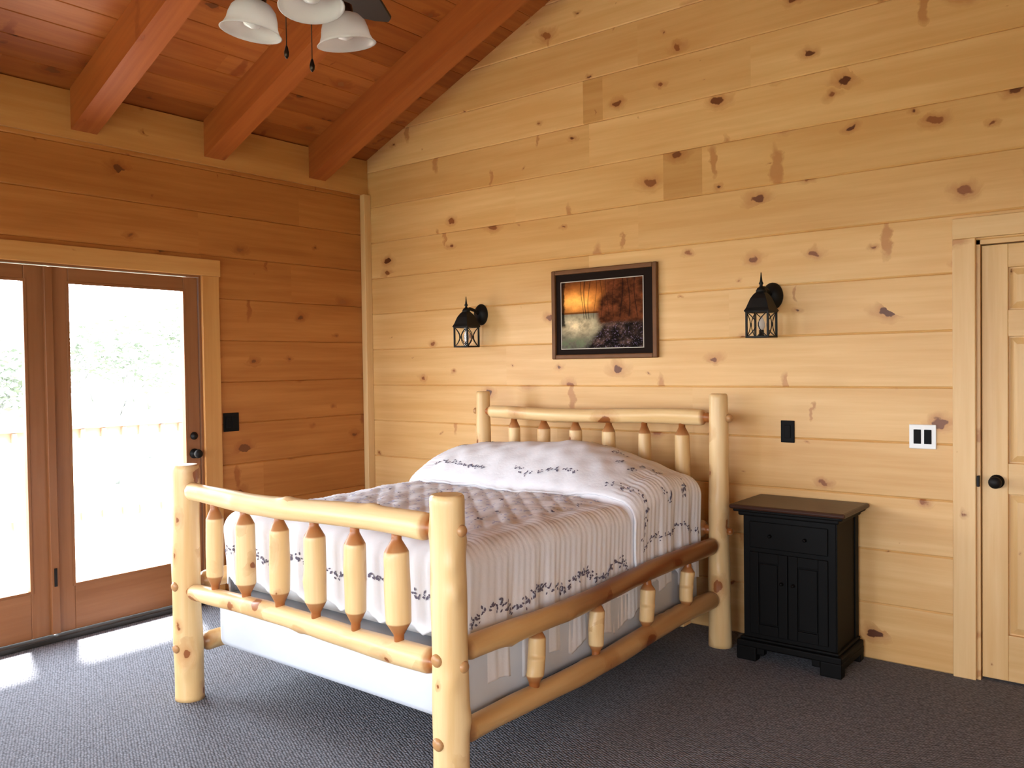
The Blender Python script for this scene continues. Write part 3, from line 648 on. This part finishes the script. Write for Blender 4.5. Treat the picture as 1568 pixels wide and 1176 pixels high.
mb.build('glass_shades',[M_SHADE],E); M_BULB=plain('bulb_white',(0.9,0.9,0.88),0.3); mc.build('bulbs',[M_BULB],E)
mb=MB()
for k in range(5):
    an=math.radians(50)+k*2*math.pi/5; R=Matrix.Translation((FX,FY,2.645))@Matrix.Rotation(an,4,'Z')@Matrix.Rotation(math.radians(12),4,'X')
    pts=[(0.20,-0.05),(0.24,-0.062),(0.45,-0.07),(0.65,-0.068),(0.685,-0.05),(0.695,0),(0.685,0.05),(0.65,0.068),(0.45,0.07),(0.24,0.062),(0.20,0.05)]
    n=len(pts); vs=[R@Vector((px,py,z)) for z in (-0.004,0.004) for px,py in pts]
    mb.add(vs,[tuple(range(n)),tuple(range(2*n-1,n-1,-1))]+[(i,(i+1)%n,(i+1)%n+n,i+n) for i in range(n)],0)
    box(mb,(0.10,-0.018,-0.012),(0.24,0.018,-0.004),0.002,1,M=R)
mb.build('blades',[M_DARKWOOD,M_BRONZE],E)
mb=MB()
for (dx,dy,zz) in ((-0.045,-0.02,2.305),(-0.005,0.03,2.275)):
    tube(mb,[(FX+dx,FY+dy,2.53),(FX+dx,FY+dy,zz)],0.0014,6); M=Matrix.Translation((FX+dx,FY+dy,zz-0.02)); lathe(mb,[(0.002,-0.012),(0.006,-0.006),(0.007,0.004),(0.004,0.016),(0.002,0.022)],M,12)
mb.build('pull_chains',[M_BRONZE],E)

# ------------------------------------------------------------------ exterior
mb=MB()
for i in range(24): box(mb,(-0.16-0.142*(i+1),-9,-0.09),(-0.16-0.142*i-0.006,2.5,-0.05),0.003,0,'y')
mb.build('deck',[M_DECK])
mb=MB(); xr=-3.4
box(mb,(xr-0.07,-9,0.93),(xr+0.07,2.5,0.97),0.004); box(mb,(xr-0.02,-9,0.84),(xr+0.02,2.5,0.93),0.004); box(mb,(xr-0.02,-9,0.05),(xr+0.02,2.5,0.13),0.004)
y=-9
k=0
while y<2.5:
    if k%9==0: box(mb,(xr-0.045,y-0.045,-0.05),(xr+0.045,y+0.045,1.0),0.004)
    else: box(mb,(xr+0.021,y-0.02,0.06),(xr+0.055,y+0.02,0.925),0.002)
    y+=0.2;k+=1
mb.build('deck_railing',[M_RAIL])
mb=MB(); box(mb,(-60,-60,-1.3),(60,60,-1.2),0,0); mb.build('ground',[M_GRASS])
def tree(name,x,y,h,seed):
    rs=random.Random(seed); mb=MB()
    def br(p,d,l,r,lev):
        q=p+d*l; tube(mb,[p,p+d*l*0.5+Vector((rs.uniform(-.05,.05),rs.uniform(-.05,.05),0))*l,q],[r,r*0.8,r*0.55],6,0)
        if lev==0:
            for _ in range(14):
                c=q+Vector((rs.gauss(0,.35),rs.gauss(0,.35),rs.gauss(0,.3))); s=rs.uniform(.05,.11); u=Vector((rs.gauss(0,1),rs.gauss(0,1),rs.gauss(0,1))).normalized(); x_,y_,_=frame(u)
                mb.add([c-x_*s,c+y_*s*.6,c+x_*s,c-y_*s*.6],[(0,1,2,3)],1)
            return
        for _ in range(3):
            nd=(d+Vector((rs.uniform(-.8,.8),rs.uniform(-.8,.8),rs.uniform(-.1,.5)))).normalized(); br(q,nd,l*rs.uniform(.6,.8),r*.55,lev-1)
    br(Vector((x,y,-1.2)),Vector((0,0,1)),h*0.3,0.06,4); mb.build(name,[M_BARK,M_LEAF],recalc=False)
tree('tree',-13,2.0,3.4,1); tree('tree.001',-15,5.5,4.0,2); tree('tree.002',-13,-3.0,4,3); tree('tree.003',-20,9,5,5)

# ------------------------------------------------------------------ light
w=bpy.data.worlds.new('World'); scene.world=w; w.use_nodes=True; bg=w.node_tree.nodes['Background']
bg.inputs[0].default_value=(0.86,0.93,1.0,1); bg.inputs[1].default_value=19.0
s=bpy.data.lights.new('sun','SUN'); s.energy=42; s.angle=math.radians(3.5); s.color=(1,0.96,0.9); so=bpy.data.objects.new('sun',s); COL.objects.link(so)
d=Vector((math.cos(math.radians(72)),-0.12,-math.sin(math.radians(72)))); so.rotation_euler=d.to_track_quat('-Z','Y').to_euler(); so.location=(-3,0,6)
def area(name,loc,d,sx,sy):
    l=bpy.data.lights.new(name,'AREA'); l.shape='RECTANGLE'; l.size=sx; l.size_y=sy; l.cycles.is_portal=True
    o=bpy.data.objects.new(name,l); COL.objects.link(o); o.location=loc; o.rotation_euler=Vector(d).to_track_quat('-Z','Z').to_euler(); return o
area('portal_door',(-0.16,-2.29,1.05),(1,0,0),1.82,2.07)
area('portal_window_3',(-0.16,-5.3,1.45),(1,0,0),2.0,1.5)
area('portal_added_window_4',(XR+0.16,-5.55,1.45),(-1,0,0),1.7,1.3)
area('portal_window_1',(1.7,YF-0.14,1.325),(0,1,0),2.0,1.65); area('portal_window_2',(4.3,YF-0.14,1.325),(0,1,0),2.0,1.65)

# ------------------------------------------------------------------ camera
cd=bpy.data.cameras.new('camera'); cam=bpy.data.objects.new('camera',cd); COL.objects.link(cam); scene.camera=cam
yaw,pitch,roll=[math.radians(v) for v in (38.51,1.24,-0.79)]
F=Vector((-math.sin(yaw)*math.cos(pitch),math.cos(yaw)*math.cos(pitch),-math.sin(pitch))); R=Vector((math.cos(yaw),math.sin(yaw),0)); U=R.cross(F)
R2=R*math.cos(roll)+U*math.sin(roll); U2=U*math.cos(roll)-R*math.sin(roll)
cam.matrix_world=Matrix(((R2.x,U2.x,-F.x,4.831),(R2.y,U2.y,-F.y,-4.339),(R2.z,U2.z,-F.z,1.47),(0,0,0,1)))
cd.sensor_width=36; cd.lens=36*1296.6/1568; cd.clip_start=0.05; cd.clip_end=300
scene.view_settings.view_transform='Standard'; scene.view_settings.look='None'; scene.view_settings.exposure=0.0
